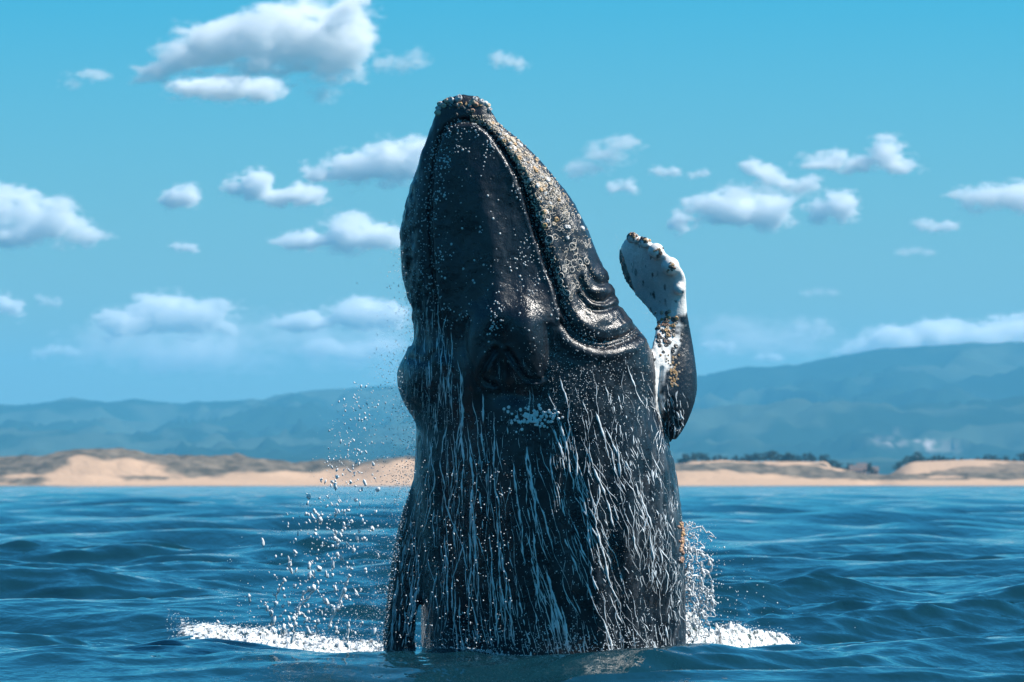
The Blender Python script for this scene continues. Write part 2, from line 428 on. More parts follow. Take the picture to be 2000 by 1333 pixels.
# ================================================================== CLOUDS
def cloud_mat(dens, lobes, H, seed, soft):
    """vapour whose density swells inside the lobes and is torn at the rim by noise"""
    m = bpy.data.materials.new("cloud_vapour"); m.use_nodes = True; t = m.node_tree
    for n in list(t.nodes):
        if n.type != 'OUTPUT_MATERIAL': t.nodes.remove(n)
    L = t.links.new
    def vm(op, a, b):
        n = N(t, "VectorMath", operation=op)
        for i, v in enumerate((a, b)):
            if v is None: continue
            if hasattr(v, "links"): L(v, n.inputs[i])
            else: n.inputs[i].default_value = v
        return n
    def ma(op, a, b, c_=None):
        n = N(t, "Math", operation=op)
        for i, v in enumerate((a, b, c_)):
            if v is None: continue
            if hasattr(v, "links"): L(v, n.inputs[i])
            else: n.inputs[i].default_value = v
        return n.outputs[0]
    P = vm('ADD', objco(t), (seed * 37.0, seed * 11.0, 0)).outputs[0]
    q = vm('MULTIPLY', P, (.75 / H, .75 / H, 1.5 / H)).outputs[0]
    nz = N(t, "TexNoise", i_Scale=1.1, i_Detail=5.0, i_Roughness=.62); L(q, nz.inputs["Vector"])
    wv = vm('MULTIPLY', vm('SUBTRACT', nz.outputs["Color"], (.5, .5, .5)).outputs[0], (1.9 * H, 1.2 * H, .8 * H)).outputs[0]
    pw = vm('ADD', objco(t), wv).outputs[0]
    best = None
    for c_, r in lobes:
        d = vm('MULTIPLY', vm('SUBTRACT', pw, c_).outputs[0], (1 / r[0], 1 / r[1], 1 / r[2]))
        ln = vm('LENGTH', d.outputs[0], None).outputs["Value"]
        best = ln if best is None else ma('SMOOTH_MIN', best, ln, .25)
    n2 = N(t, "TexNoise", i_Scale=4.2, i_Detail=4.0, i_Roughness=.65); L(q, n2.inputs["Vector"])
    f = ma('ADD', ma('SUBTRACT', 1.12, best), ma('MULTIPLY', ma('SUBTRACT', n2.outputs["Fac"], .5), 2.0))
    mr_ = N(t, "MapRange", interpolation_type='SMOOTHSTEP'); mr_.inputs["From Min"].default_value = 0.0; mr_.inputs["From Max"].default_value = soft
    mr_.inputs["To Max"].default_value = dens; L(f, mr_.inputs["Value"])
    v = t.nodes.new("ShaderNodeVolumePrincipled"); v.inputs["Color"].default_value = (1, 1, 1, 1); v.inputs["Anisotropy"].default_value = 0
    L(mr_.outputs[0], v.inputs["Density"]); L(v.outputs[0], t.nodes["Material Output"].inputs["Volume"])
    m.cycles.volume_step_rate = .35
    return m

_cl = [0]
def cloud(label, x0, x1, ytop, ybase, tau, lobes=None, name="cloud", rough=1.0, tilt=0.0, soft=.85):
    """lobes: (u, v, ru, rv) in the cloud's own box, u 0..1 across, v 0 base .. 1 top"""
    _cl[0] += 1; seed = _cl[0]; g = np.random.default_rng(500 + seed)
    el = max((HORIZON - ybase) / FPX, 0.017)
    D = min(1150 / el, 62000)                       # flat cloud bases lie at one height
    mpp = D / FPX
    W = (x1 - x0) * mpp; H = (ybase - ytop) * mpp
    if lobes is None:
        lobes = [(u, .4 + .15 * g.uniform(-1, 1), .2, .35) for u in np.linspace(.22, .78, 3)]
    LB = []; bm = bmesh.new()
    for (u, v, ru, rv) in lobes:
        cc = ((u - .5) * W, g.uniform(-.1, .1) * W, v * H + tilt * (u - .5) * W)
        r = (ru * 1.2 * W, max(ru * W, rv * H) * .95, rv * 1.2 * H); LB.append((cc, r))
        pad = .62 * H
        M = Matrix.Translation(cc) @ Matrix.Diagonal((r[0] * 1.15 + pad, r[1] * 1.15 + pad, r[2] * 1.15 + pad * .8, 1))
        bmesh.ops.create_icosphere(bm, subdivisions=2, radius=1, matrix=M)
    me = bpy.data.meshes.new("tmp"); bm.to_mesh(me); bm.free()
    o = bpy.data.objects.new("tmp", me); col.objects.link(o)
    md = o.modifiers.new("r", 'REMESH'); md.mode = 'VOXEL'; md.voxel_size = max(W / 30, H / 12)
    ev = o.evaluated_get(bpy.context.evaluated_depsgraph_get()); m2 = bpy.data.meshes.new_from_object(ev)
    bpy.data.objects.remove(o)
    m2.materials.clear(); m2.materials.append(cloud_mat(2.3 * tau / H, LB, H, seed, soft)); m2.name = "cloud"
    o = bpy.data.objects.new("cloud", m2); col.objects.link(o); o.location = at((x0 + x1) / 2, ybase, D + CAM[1])
    tag(o, label, "cloud", "fair weather clouds")

cloud("biggest bright cloud rising to ragged peaks at its right end", 285, 722, -2, 150, 5,
      [(.12, .25, .12, .22), (.3, .35, .16, .32), (.5, .45, .18, .4), (.68, .5, .17, .45), (.82, .45, .13, .5), (.93, .2, .08, .25), (.88, .78, .05, .2), (.70, .85, .06, .15)])
cloud("flat grey-white cloud slab hanging just beneath the biggest cloud", 335, 552, 150, 198, 2.6, [(.2, .5, .2, .4), (.5, .5, .25, .45), (.8, .5, .2, .4)], rough=.7)
cloud("faint thin bluish cloud shreds beside the biggest cloud", 105, 235, 128, 184, .7, [(.25, .3, .14, .2), (.7, .6, .2, .15), (.45, .7, .25, .1)])
cloud("faint grey cloud veil trailing off the biggest cloud", 725, 840, 85, 135, .6)
cloud("tiny faint grey wisp of cloud above the whale's snout", 955, 1035, 95, 135, .8)
cloud("long bright cloud touching the whale's snout, sloping upward", 590, 850, 275, 358, 4, [(.15, .2, .15, .2), (.4, .35, .2, .35), (.65, .5, .2, .45), (.88, .55, .16, .5)])
cloud("saddle-shaped white cloud with a hump at each end", 435, 638, 338, 400, 4, [(.1, .5, .09, .3), (.3, .6, .15, .45), (.5, .25, .15, .25), (.8, .3, .2, .3)])
cloud("small round white cloud beside the saddle-shaped one", 308, 398, 360, 406, 3.5, [(.3, .35, .25, .3), (.65, .5, .3, .45)])
cloud("white cloud with a blue notch, above the far dunes", -60, 200, 368, 476, 4, [(.2, .7, .16, .35), (.35, .6, .12, .4), (.3, .15, .28, .2), (.62, .4, .22, .35), (.85, .3, .15, .25)])
cloud("low domed white cloud resting against the whale's jaw", 552, 800, 420, 488, 4, [(.2, .25, .2, .22), (.5, .5, .18, .5), (.78, .35, .22, .3)])
cloud("tiny white cloud puff alone below the saddle-shaped cloud", 330, 390, 470, 494, 1.6)
cloud("broad hazy cloud bank topped by two white crowns", 185, 475, 578, 660, 3.2, [(.2, .3, .18, .3), (.42, .6, .2, .4), (.7, .45, .22, .35), (.9, .3, .1, .2)])
cloud("pale low cloud lying under the two-crowned bank", 260, 500, 650, 738, .6, [(.3, .4, .25, .3), (.6, .5, .25, .4)])
cloud("hazy cloud bank behind the spray beside the whale", 545, 800, 586, 650, 3.2, [(.2, .3, .2, .25), (.6, .6, .22, .4), (.85, .5, .18, .4)])
cloud("dim low cloud behind the spray, under the hazy bank", 590, 800, 655, 700, .9)
cloud("small white cloud with a feeble companion puff beyond the dunes", -40, 56, 562, 616, 3)
cloud("feeble small puff beside the small white cloud", 66, 118, 568, 602, .8)
cloud("faint strip of cloud low over the hills", 60, 155, 668, 700, .8)
cloud("slanting feathery cloud off the whale's lit jaw", 1105, 1248, 262, 345, 1.3, [(.25, .25, .25, .2), (.55, .5, .22, .25), (.8, .75, .2, .22)], tilt=.15)
cloud("little white tuft below the feathery cloud", 1180, 1242, 342, 376, 1.6, tilt=.1)
cloud("thin white cloud fleck just past the feathery cloud", 1270, 1330, 320, 348, 1.2)
cloud("thinner fainter cloud fleck following the first fleck", 1342, 1390, 328, 350, .9)
cloud("hook-shaped white cloud with a thin tail", 1446, 1602, 302, 375, 3, [(.15, .6, .15, .3), (.3, .45, .13, .35), (.45, .2, .15, .2), (.78, .18, .2, .2)])
cloud("cloud with a tall bright tower and a ragged thin shoulder", 1545, 1790, 270, 342, 3, [(.15, .3, .14, .2), (.3, .45, .12, .3), (.5, .25, .16, .2), (.75, .65, .13, .4), (.88, .3, .12, .25)])
cloud("wide white cloud with a detached lower corner over the flipper", 1308, 1548, 378, 450, 4, [(.08, .25, .1, .3), (.35, .6, .17, .4), (.55, .6, .2, .45), (.8, .45, .16, .4)])
cloud("blocky white cloud next to the wide one", 1556, 1685, 376, 442, 3.4, [(.25, .45, .22, .4), (.65, .55, .25, .42)])
cloud("grey-bottomed cloud drifting over the high hill", 1850, 2060, 352, 418, 2.2, [(.15, .5, .14, .35), (.35, .45, .2, .35), (.7, .5, .25, .4)])
cloud("small dim cloud below the grey-bottomed one", 1785, 1872, 425, 456, 1.2)
cloud("row of bright cloud heads peeping over the high hill's crest", 1640, 2060, 630, 705, 3, [(.1, .25, .1, .25), (.25, .55, .14, .3), (.45, .65, .16, .35), (.65, .6, .15, .35), (.85, .75, .16, .4)])
cloud("pale faint column of cloud above the right hill slope", 1555, 1615, 610, 668, .8)
cloud("pale hazy puffs of cloud just past the flipper's elbow", 1365, 1440, 655, 695, 1.0)
cloud("pale hazy puff of cloud touching the hill slope", 1475, 1530, 680, 705, .9)

cloud("wide thin veil of cloud spread low between the hills and bank", 140, 560, 600, 745, .8, [(.2, .5, .2, .35), (.5, .45, .25, .4), (.8, .5, .2, .35)], soft=1.1)
cloud("wide thin veil of cloud low behind the whale's shaded side", 520, 840, 595, 745, .85, [(.25, .5, .25, .35), (.65, .5, .3, .4)], soft=1.1)
cloud("wide thin veil of cloud above the hill past the flipper", 1360, 1660, 600, 715, .55, [(.3, .5, .3, .35), (.7, .45, .25, .3)], soft=1.1)
cloud("thin pale streak of cloud joining the hook and tower clouds", 1400, 1600, 345, 385, .35, soft=1.1)
cloud("thin shaded cloud shred under the small dim cloud", 1745, 1830, 480, 500, .3, soft=1.0)
cloud("short dim dash of cloud in clear sky over the hill", 1560, 1640, 560, 582, .3, soft=1.0)

# ------------------------------------------------------------------ the hazy air
def haze():
    a, top, bot = 22000.0, 470.0, -4.0
    V = [(x, y, z) for z in (bot, top) for (x, y) in ((-a, -a), (a, -a), (a, a), (-a, a))]
    m = bpy.data.materials.new("hazy_air"); m.use_nodes = True; t = m.node_tree
    for n in list(t.nodes):
        if n.type != 'OUTPUT_MATERIAL': t.nodes.remove(n)
    v = t.nodes.new("ShaderNodeVolumePrincipled")
    v.inputs["Color"].default_value = (0.17, 0.66, 1.0, 1); v.inputs["Density"].default_value = 0.00006; v.inputs["Anisotropy"].default_value = 0.0
    t.links.new(v.outputs[0], t.nodes["Material Output"].inputs["Volume"])
    o = mesh_obj("haze", V, [(0, 3, 2, 1), (4, 5, 6, 7), (0, 1, 5, 4), (1, 2, 6, 5), (2, 3, 7, 6), (3, 0, 4, 7)], m, None, False)
    tag(o, kind="stuff")
haze()

# ================================================================== WHALE
whale = bpy.data.objects.new("humpback_whale", None); col.objects.link(whale)
tag(whale, "dark wet humpback whale rearing upright out of the sea, flipper raised", "whale")

def wpos(px, py, Y=0.0): return np.array(at(px, py, Y))

def lean(py): return -.30 * max(0.0, (1275 - py) / 202.0)      # the animal tips towards the boat

def body_base():
    oy = [186, 188, 191, 196, 205, 240, 270, 300, 350, 400, 450, 500, 550, 600, 640, 665, 690, 720, 750, 780, 810, 840, 900, 960, 1020, 1080, 1150, 1220, 1275, 1400, 1640]
    ol = [892, 880, 869, 861, 855, 845, 836, 825, 805, 790, 781, 782, 789, 797, 803, 801, 790, 778, 779, 789, 804, 812, 808, 806, 808, 812, 817, 823, 828, 834, 850]
    orr = [904, 916, 930, 944, 953, 976, 1012, 1044, 1085, 1119, 1149, 1172, 1194, 1216, 1241, 1257, 1268, 1274, 1277, 1279, 1284, 1293, 1311, 1321, 1331, 1337, 1339, 1340, 1340, 1338, 1320]
    fy = [186, 240, 350, 450, 550, 650, 720, 800, 900, 1000, 1275, 1640]
    ff = [.05, .18, .38, .52, .66, .80, .90, .98, 1.06, 1.12, 1.18, 1.15]    # how far the back bulges towards the camera
    fb = [.05, .28, .60, .90, 1.12, 1.28, 1.34, 1.36, 1.38, 1.38, 1.38, 1.35]  # and the throat away from it
    ys = np.concatenate([np.linspace(186, 210, 18), np.linspace(214, 1640, 230)])
    nseg = 180
    th = np.linspace(0, 2 * math.pi, nseg, endpoint=False)
    V = []
    for y in ys:
        L = np.interp(y, oy, ol); Rr = np.interp(y, oy, orr)
        yc = lean(y); l = wpos(L, y, yc); r = wpos(Rr, y, yc); cx = (l[0] + r[0]) / 2; a = (r[0] - l[0]) / 2; z = l[2]
        f = np.interp(y, fy, ff); b = np.interp(y, fy, fb)
        if y < 210: k = math.sqrt(max(0, 1 - ((210 - y) / 26) ** 2)) * .6 + .4; f *= k; b *= k
        # the far side of the mouth: skew the section so a bit more of the lit flank faces the camera
        c = np.cos(th); s = np.sin(th)
        e = 2 / 2.25
        X = cx + a * np.sign(c) * np.abs(c) ** e
        dep = np.where(s < 0, f, b)
        Y = yc + dep * np.sign(s) * np.abs(s) ** e
        V.append(np.stack([X, Y, z + 0 * X], -1))
    V = np.concatenate(V)
    F = [tuple(q) for q in grid_faces(len(ys), nseg, True)]
    n = len(ys)
    F.append(tuple(range(nseg - 1, -1, -1))); F.append(tuple(range((n - 1) * nseg, n * nseg)))
    return V, F

def flipper_loft(st, nseg=40, sub=8):
    """st rows: px, py, Y, half-chord dx px, dy px, dY m, thickness m (half)"""
    st = np.array(st, float); n = len(st)
    tt = np.linspace(0, n - 1, (n - 1) * sub + 1)
    def cr(c):                                  # Catmull-Rom through the stations
        i = np.clip(np.floor(tt).astype(int), 0, n - 2); f = tt - i
        p = [c[np.clip(i + k, 0, n - 1)] for k in (-1, 0, 1, 2)]
        return .5 * (2 * p[1] + (p[2] - p[0]) * f + (2 * p[0] - 5 * p[1] + 4 * p[2] - p[3]) * f ** 2 + (3 * p[1] - p[0] - 3 * p[2] + p[3]) * f ** 3)
    S = np.stack([cr(st[:, k]) for k in range(7)], -1)
    S[:, 2] += [lean(q) for q in S[:, 1]]
    C = np.array([wpos(s[0], s[1], s[2]) for s in S])
    E = np.array([wpos(s[0] + s[3], s[1] + s[4], s[2] + s[5]) for s in S]) - C
    T = np.gradient(C, axis=0); T /= np.linalg.norm(T, axis=1)[:, None]
    Nn = np.cross(E, T); Nn /= np.linalg.norm(Nn, axis=1)[:, None]
    th = np.linspace(0, 2 * math.pi, nseg, endpoint=False)
    V = []
    for c, e, nn, s in zip(C, E, Nn, S):
        u = np.cos(th); q = np.sin(th) * (.32 + .68 * (u + 1) / 2)
        V.append(c + u[:, None] * e + (q * s[6])[:, None] * nn)
    V = np.concatenate(V); k = len(C)
    F = [tuple(q) for q in grid_faces(k, nseg, True)]
    F.append(tuple(range(nseg - 1, -1, -1))); F.append(tuple(range((k - 1) * nseg, k * nseg)))
    return V, F

def whale_body():
    bm = bmesh.new()
    def add(V, F):
        vs_ = [bm.verts.new(v) for v in V]
        for f in F: bm.faces.new([vs_[i] for i in f])
    add(*body_base())
    add(*flipper_loft([
        (1268, 885, .05, 16, 12, 0, .10), (1300, 838, .05, 30, 4, .06, .13), (1314, 790, .08, 40, 0, .12, .13), (1316, 745, .16, 43, 0, .15, .12),
        (1313, 695, .28, 42, 0, .15, .11), (1313, 645, .42, 33, 0, .08, .105), (1309, 603, .52, 31, -20, -.06, .10), (1292, 562, .62, 44, -23, -.22, .09),
        (1269, 531, .72, 49, -20, -.30, .075), (1248, 500, .84, 40, -14, -.28, .06), (1236, 477, .94, 27, -10, -.2, .045), (1232, 462, 1.0, 9, -3, -.06, .025)]))
    add(*flipper_loft([
        (822, 940, -.05, -14, 0, .1, .08), (808, 1010, -.10, -21, 0, .12, .10), (800, 1080, -.14, -27, 0, .14, .10), (792, 1150, -.18, -31, 0, .14, .10),
        (784, 1215, -.2, -31, 0, .14, .09), (780, 1280, -.2, -31, 0, .14, .08), (776, 1360, -.2, -27, 0, .14, .07), (774, 1480, -.2, -20, 0, .1, .05), (772, 1560, -.2, -8, 0, .05, .03)]))
    for px, py, Y, r in ((1238, 460, .82, .06), (1261, 469, .66, .06), (1284, 486, .55, .08), (1312, 515, .44, .09), (1330, 560, .42, .06)):
        bmesh.ops.create_icosphere(bm, subdivisions=3, radius=r, matrix=Matrix.Translation(wpos(px - 3, py + 5, Y + lean(py))))
    bmesh.ops.recalc_face_normals(bm, faces=bm.faces)
    me = bpy.data.meshes.new("tmp"); bm.to_mesh(me); bm.free()
    o = bpy.data.objects.new("tmp", me); col.objects.link(o)
    md = o.modifiers.new("r", 'REMESH'); md.mode = 'VOXEL'; md.voxel_size = 0.0155; md.use_smooth_shade = True
    sm = o.modifiers.new("s", 'SMOOTH'); sm.factor = .5; sm.iterations = 6
    ev = o.evaluated_get(bpy.context.evaluated_depsgraph_get()); m2 = bpy.data.meshes.new_from_object(ev)
    bpy.data.objects.remove(o)
    return m2

def polyline_dist(px, py, pts):
    pts = np.array(pts, float); best = np.full(len(px), 1e9)
    for a, b in zip(pts[:-1], pts[1:]):
        d = b - a; t = np.clip(((px - a[0]) * d[0] + (py - a[1]) * d[1]) / (d @ d), 0, 1)
        best = np.minimum(best, np.hypot(px - a[0] - t * d[0], py - a[1] - t * d[1]))
    return best

def smooth_line(pts, k=8):
    p = np.array(pts, float); n = len(p); out = []
    for i in range(n - 1):
        q = [p[max(i - 1, 0)], p[i], p[i + 1], p[min(i + 2, n - 1)]]
        for f in np.linspace(0, 1, k, endpoint=False):
            out.append(.5 * (2 * q[1] + (q[2] - q[0]) * f + (2 * q[0] - 5 * q[1] + 4 * q[2] - q[3]) * f ** 2 + (3 * q[1] - q[0] - 3 * q[2] + q[3]) * f ** 3))
    out.append(p[-1]); return np.array(out)

def in_poly(px, py, poly):
    c = np.zeros(len(px), bool); n = len(poly)
    for i in range(n):
        x1, y1 = poly[i]; x2, y2 = poly[(i + 1) % n]
        if y1 == y2: continue
        k = ((y1 > py) != (y2 > py)) & (px < (x2 - x1) * (py - y1) / (y2 - y1) + x1)
        c ^= k
    return c

MOUTH_R = [(905, 237), (932, 242), (957, 261), (978, 290), (1000, 328), (1020, 372), (1036, 420), (1051, 470), (1068, 520), (1083, 562), (1092, 600), (1108, 636), (1134, 662), (1178, 673), (1222, 661), (1246, 645)]
MOUTH_L = [(905, 237), (884, 243), (868, 260), (857, 284), (849, 320), (844, 375), (842, 430), (845, 485), (850, 535), (857, 590), (866, 640), (872, 690)]
ROSTRUM = np.concatenate([smooth_line(MOUTH_R[:10]), smooth_line(MOUTH_R[9:12]), [(1092, 620), (1080, 700), (990, 790), (890, 720)], smooth_line(MOUTH_L)[::-1]])

me = whale_body()
nv = len(me.vertices)
V = np.empty(nv * 3, np.float32); me.vertices.foreach_get("co", V); V = V.reshape(-1, 3).astype(float)
NN = np.empty(nv * 3, np.float32); me.vertices.foreach_get("normal", NN); NN = NN.reshape(-1, 3).astype(float)
PX, PY = project(V)
front = sstep(-.05, .3, -NN[:, 1])
edge_fl = np.interp(PY, [440, 600, 640, 700, 800, 870], [1196, 1250, 1262, 1277, 1281, 1300])
is_fl = (PX > edge_fl) & (PY < 870)
body = np.where(is_fl, 0., 1.)
D = np.zeros(nv)
# mouth line: the upper jaw is a plate inside the broader lower lips
inside = in_poly(PX, PY, ROSTRUM)
mr = smooth_line(MOUTH_R); ml = smooth_line(MOUTH_L)
dr_, dl_ = polyline_dist(PX, PY, mr), polyline_dist(PX, PY, ml)
dm = np.minimum(dr_, dl_)
sgn = np.where(inside, dm, -dm)
fade = sstep(700, 600, PY)
D += front * fade * .055 * sstep(-2, 14, sgn) * np.where(inside, 1, .0)
groove = np.exp(-((sgn + 4) / 4.0) ** 2)
D -= front * body * .070 * groove * np.where(dl_ < dr_, .55, 1.0) * np.interp(PY, [230, 640, 690], [1, .9, .6])
D += front * body * .03 * np.exp(-((sgn + 22) / 11) ** 2) * sstep(250, 330, PY)         # rolled lip
D += front * body * .02 * np.exp(-((sgn - 7) / 5) ** 2) * fade                            # rim of the plate
# median ridge of the upper jaw and the blowholes behind it
ridge_x = np.interp(PY, [240, 450, 620, 700], [908, 958, 975, 985])
D += front * .05 * np.exp(-((PX - ridge_x) / 26) ** 2) * sstep(300, 480, PY) * sstep(660, 600, PY)
D -= front * .03 * np.exp(-((PX - ridge_x - 75) / 34) ** 2) * sstep(330, 450, PY) * sstep(640, 560, PY)
D -= front * .03 * np.exp(-((PX - ridge_x + 70) / 30) ** 2) * sstep(330, 450, PY) * sstep(640, 560, PY)
def mound(cx, cy, rx, ry, h, rot=0.0, pw=2.0):
    c, s = math.cos(R(rot)), math.sin(R(rot)); x = (PX - cx) * c + (PY - cy) * s; y = -(PX - cx) * s + (PY - cy) * c
    q = (np.abs(x / rx) ** 2 + np.abs(y / ry) ** 2)
    return h * np.exp(-q ** (pw / 2))
B = mound(1026, 668, 40, 74, .17, -8, 2.5) + mound(942, 682, 31, 76, .16, 10, 2.5)
B += mound(984, 618, 26, 40, .015)
for line, wd, dp in (([(970, 682), (955, 706), (944, 730), (950, 746), (966, 752)], 4.5, .075), ([(972, 686), (972, 715), (966, 748)], 3.5, .03), ([(993, 686), (1010, 712), (1030, 738), (1050, 742)], 4.5, .075), ([(1022, 706), (1036, 722), (1044, 740)], 3.5, .03)):
    q_ = polyline_dist(PX, PY, smooth_line(line)); B += .2 * dp * np.exp(-((q_ - 9) / 4) ** 2) - .62 * dp * np.exp(-(q_ / wd) ** 2)
B -= mound(1000, 772, 42, 20, .08) + mound(986, 722, 9, 30, .05)
for line, wd, dp in (([(918, 625), (912, 670), (922, 715), (938, 752)], 7, .03), ([(1066, 640), (1072, 690), (1062, 735)], 8, .03)):
    B -= dp * np.exp(-(polyline_dist(PX, PY, smooth_line(line)) / wd) ** 2)
D += front * B
# folds round the eye at the corner of the mouth
E_ = np.zeros(nv)
for line, wd, dp in (([(1150, 520), (1158, 540), (1175, 554), (1192, 550)], 4.5, .045), ([(1136, 545), (1146, 570), (1163, 586), (1184, 588), (1200, 577)], 5, .06),
                     ([(1130, 575), (1150, 600), (1175, 606), (1212, 596)], 5, .05), ([(1098, 560), (1104, 600), (1122, 632), (1150, 650), (1190, 655), (1230, 640)], 8, .02)):
    E_ -= dp * np.exp(-(polyline_dist(PX, PY, smooth_line(line)) / wd) ** 2)
E_ += mound(1178, 568, 20, 9, .05, 0, 3) + mound(1178, 535, 18, 12, .035) + mound(1165, 628, 42, 16, .05, -5) + mound(1160, 597, 20, 5, .03, 10)
E_ += mound(1225, 700, 55, 40, .06) + mound(812, 745, 26, 36, .07)
for line, wd, dp in (([(793, 590), (806, 630), (800, 672)], 5, .05), ([(822, 560), (828, 640), (815, 700)], 6, .03), ([(800, 700), (830, 708), (850, 690)], 6, .035), ([(800, 815), (822, 850), (835, 905)], 6, .03)):
    E_ -= dp * np.exp(-(polyline_dist(PX, PY, smooth_line(line)) / wd) ** 2)
D += .62 * E_ * body * sstep(-.6, .1, -NN[:, 1])
# flipper root folds
Fl = np.zeros(nv)
for line in ([(1312, 780), (1316, 815), (1326, 835)], [(1302, 790), (1306, 830), (1316, 862)], [(1292, 720), (1288, 770), (1296, 820), (1312, 870)]):
    Fl -= .03 * np.exp(-(polyline_dist(PX, PY, smooth_line(line)) / 3.5) ** 2)
D += Fl
# lengthwise undulations of the back, lumps and pores
uu = PX + 30 * vnoise(V, .7, 3)
D += body * .013 * np.sin(uu / 12.0 + 3 * vnoise(V, .5, 6)) * sstep(820, 930, PY)
D += .020 * fbm(V, 1.6, 2, 91) * body + .0065 * fbm(V * np.array([1, 1, .55]), 7, 3, 92) + .0035 * vnoise(V, 24, 93) * body
lat = sstep(1130, 1290, PX) * sstep(760, 900, PY) * body
D += .010 * fbm(V * np.array([1, 1, .3]), 9, 3, 95) * lat
lft = sstep(850, 800, PX) * sstep(230, 350, PY) * body * sstep(720, 640, PY)
D += .011 * fbm(V * np.array([1, 1, .8]), 14, 3, 97) * lft
V2 = V + NN * D[:, None]
# knobs (hair follicles) along the jaws
me.vertices.foreach_set("co", V2.astype(np.float32).ravel()); me.update()
white = np.zeros(nv)
bx = np.interp(PY, [440, 555, 585, 620, 660, 690, 715, 740, 800, 850], [1400, 1400, 1346, 1334, 1330, 1326, 1312, 1300, 1293, 1290])
wn = fbm(V, 9, 4, 44)
white = np.where(is_fl, sstep(-6, 6, bx - PX + 16 * wn) * sstep(840, 780, PY + 60 * wn), 0)
spots = sstep(.50, .62, fbm(V * np.array([1.4, 1, .7]), 21, 2, 47)) * is_fl * sstep(-.1, .3, vnoise(V, 4, 48))
white = white * (1 - spots * .9)
tipd = is_fl & (PY < 475)
white = white * np.where(tipd, 1 - sstep(.0, .35, fbm(V, 22, 2, 49)), 1)
scuff_sheen = sstep(.15, .7, fbm(V * np.array([1, 1, .35]), 12, 4, 55)) * (lat * .3 + lft * .8 + .1)  # scuffed skin, plus sky sheen painted in as grey on the left flank

def skin_mat():
    m, t, b = new_mat("wet_whale_skin")
    oc = objco(t)
    base = mixc(t, noise(t, 2.2, 6, oc), (0.003, 0.005, 0.009), (0.009, 0.012, 0.018))
    grey = mixc(t, attr(t, "scuff_sheen"), base, (0.11, 0.115, 0.125))
    speck = ramp(t, noise(t, 55, 3, oc, .7), [(.66, (0, 0, 0)), (.74, (1, 1, 1))])
    sp2 = N(t, "Math", operation='MULTIPLY'); t.links.new(speck, sp2.inputs[0]); t.links.new(noise(t, 1.3, 2, oc), sp2.inputs[1])
    grey = mixc(t, sp2.outputs[0], grey, (0.22, 0.22, 0.23))
    wh = mixc(t, noise(t, 6, 5, oc), (0.82, 0.80, 0.76), (0.70, 0.69, 0.66))
    t.links.new(mixc(t, attr(t, "white"), grey, wh), b.inputs["Base Color"])
    rr = ramp(t, noise(t, 4, 5, oc), [(.3, (.17, .17, .17)), (.7, (.40, .40, .40))])
    t.links.new(rr, b.inputs["Roughness"])
    b.inputs["IOR"].default_value = 1.5
    p0 = bump(t, b, noise(t, 95, 3, oc, .6), .4, .005)
    p = bump(t, b, noise(t, 30, 5, oc, .6), .5, .013, p0)
    mp = N(t, "Mapping"); mp.inputs["Scale"].default_value = (1, 1, .22); t.links.new(oc, mp.inputs[0])
    bump(t, b, noise(t, 30, 4, mp.outputs[0], .6), .3, .012, p)
    return m
me.materials.clear(); me.materials.append(skin_mat()); me.name = "body"
me.polygons.foreach_set("use_smooth", np.ones(len(me.polygons), dtype=bool))
bodyo = bpy.data.objects.new("body", me); col.objects.link(bodyo); bodyo.parent = whale
set_attr(bodyo, "white", white); set_attr(bodyo, "scuff_sheen", scuff_sheen)
print("whale verts", nv)
fc = np.empty(len(me.loops), np.int32); me.loops.foreach_get("vertex_index", fc)
bvh = BVHTree.FromObject(bodyo, bpy.context.evaluated_depsgraph_get())

def hit(px, py):
    h = bvh.ray_cast(Vector(CAM), ray(px, py))
    return (h[0], h[1]) if h[0] is not None else None

# ------------------------------------------------------------------ barnacles, whale lice and ring scars
def cone_barnacle(seed, n=8):
    g = np.random.default_rng(seed); V = []; F = []
    for r, h in ((1.05, -.25), (.86, .38), (.55, .72), (.34, .45)):
        for k in range(n):
            a = 2 * math.pi * k / n; q = r * g.uniform(.86, 1.12)
            V.append((q * math.cos(a), q * math.sin(a), h * g.uniform(.85, 1.15)))
    for j in range(3):
        for k in range(n): F.append((j * n + k, j * n + (k + 1) % n, j * n + n + (k + 1) % n, j * n + n + k))
    F.append(tuple(3 * n + k for k in range(n)))
    return np.array(V), F
def ring_scar(seed, n=10):
    g = np.random.default_rng(seed); V = []; F = []
    sq = g.uniform(.7, 1.0); gap = g.random() < .3
    for k in range(n):
        a = 2 * math.pi * k / n; rr = g.uniform(.9, 1.1)
        for dr, h in ((-.19, -.05), (0, .18), (.19, -.05)):
            V.append(((rr + dr) * math.cos(a), (rr + dr) * sq * math.sin(a), h))
    for k in range(n - (1 if gap else 0)):
        for j in range(3): F.append((k * 3 + j, ((k + 1) % n) * 3 + j, ((k + 1) % n) * 3 + (j + 1) % 3, k * 3 + (j + 1) % 3))
    return np.array(V), F
def dome(n=6):
    V = [(math.cos(2 * math.pi * k / n), math.sin(2 * math.pi * k / n), -.2) for k in range(n)]
    V += [(.72 * math.cos(2 * math.pi * (k + .5) / n), .72 * math.sin(2 * math.pi * (k + .5) / n), .5) for k in range(n)] + [(0, 0, .8)]
    F = []
    for k in range(n): F += [(k, (k + 1) % n, n + k), ((k + 1) % n, n + (k + 1) % n, n + k), (n + k, n + (k + 1) % n, 2 * n)]
    return np.array(V), np.array(F)

def frame(nrm, spin):
    n = np.array(nrm); u = np.cross(n, [.21, .35, .91]); u /= np.linalg.norm(u); v = np.cross(n, u)
    c, s = math.cos(spin), math.sin(spin)
    return np.stack([c * u + s * v, -s * u + c * v, n], 1)      # columns

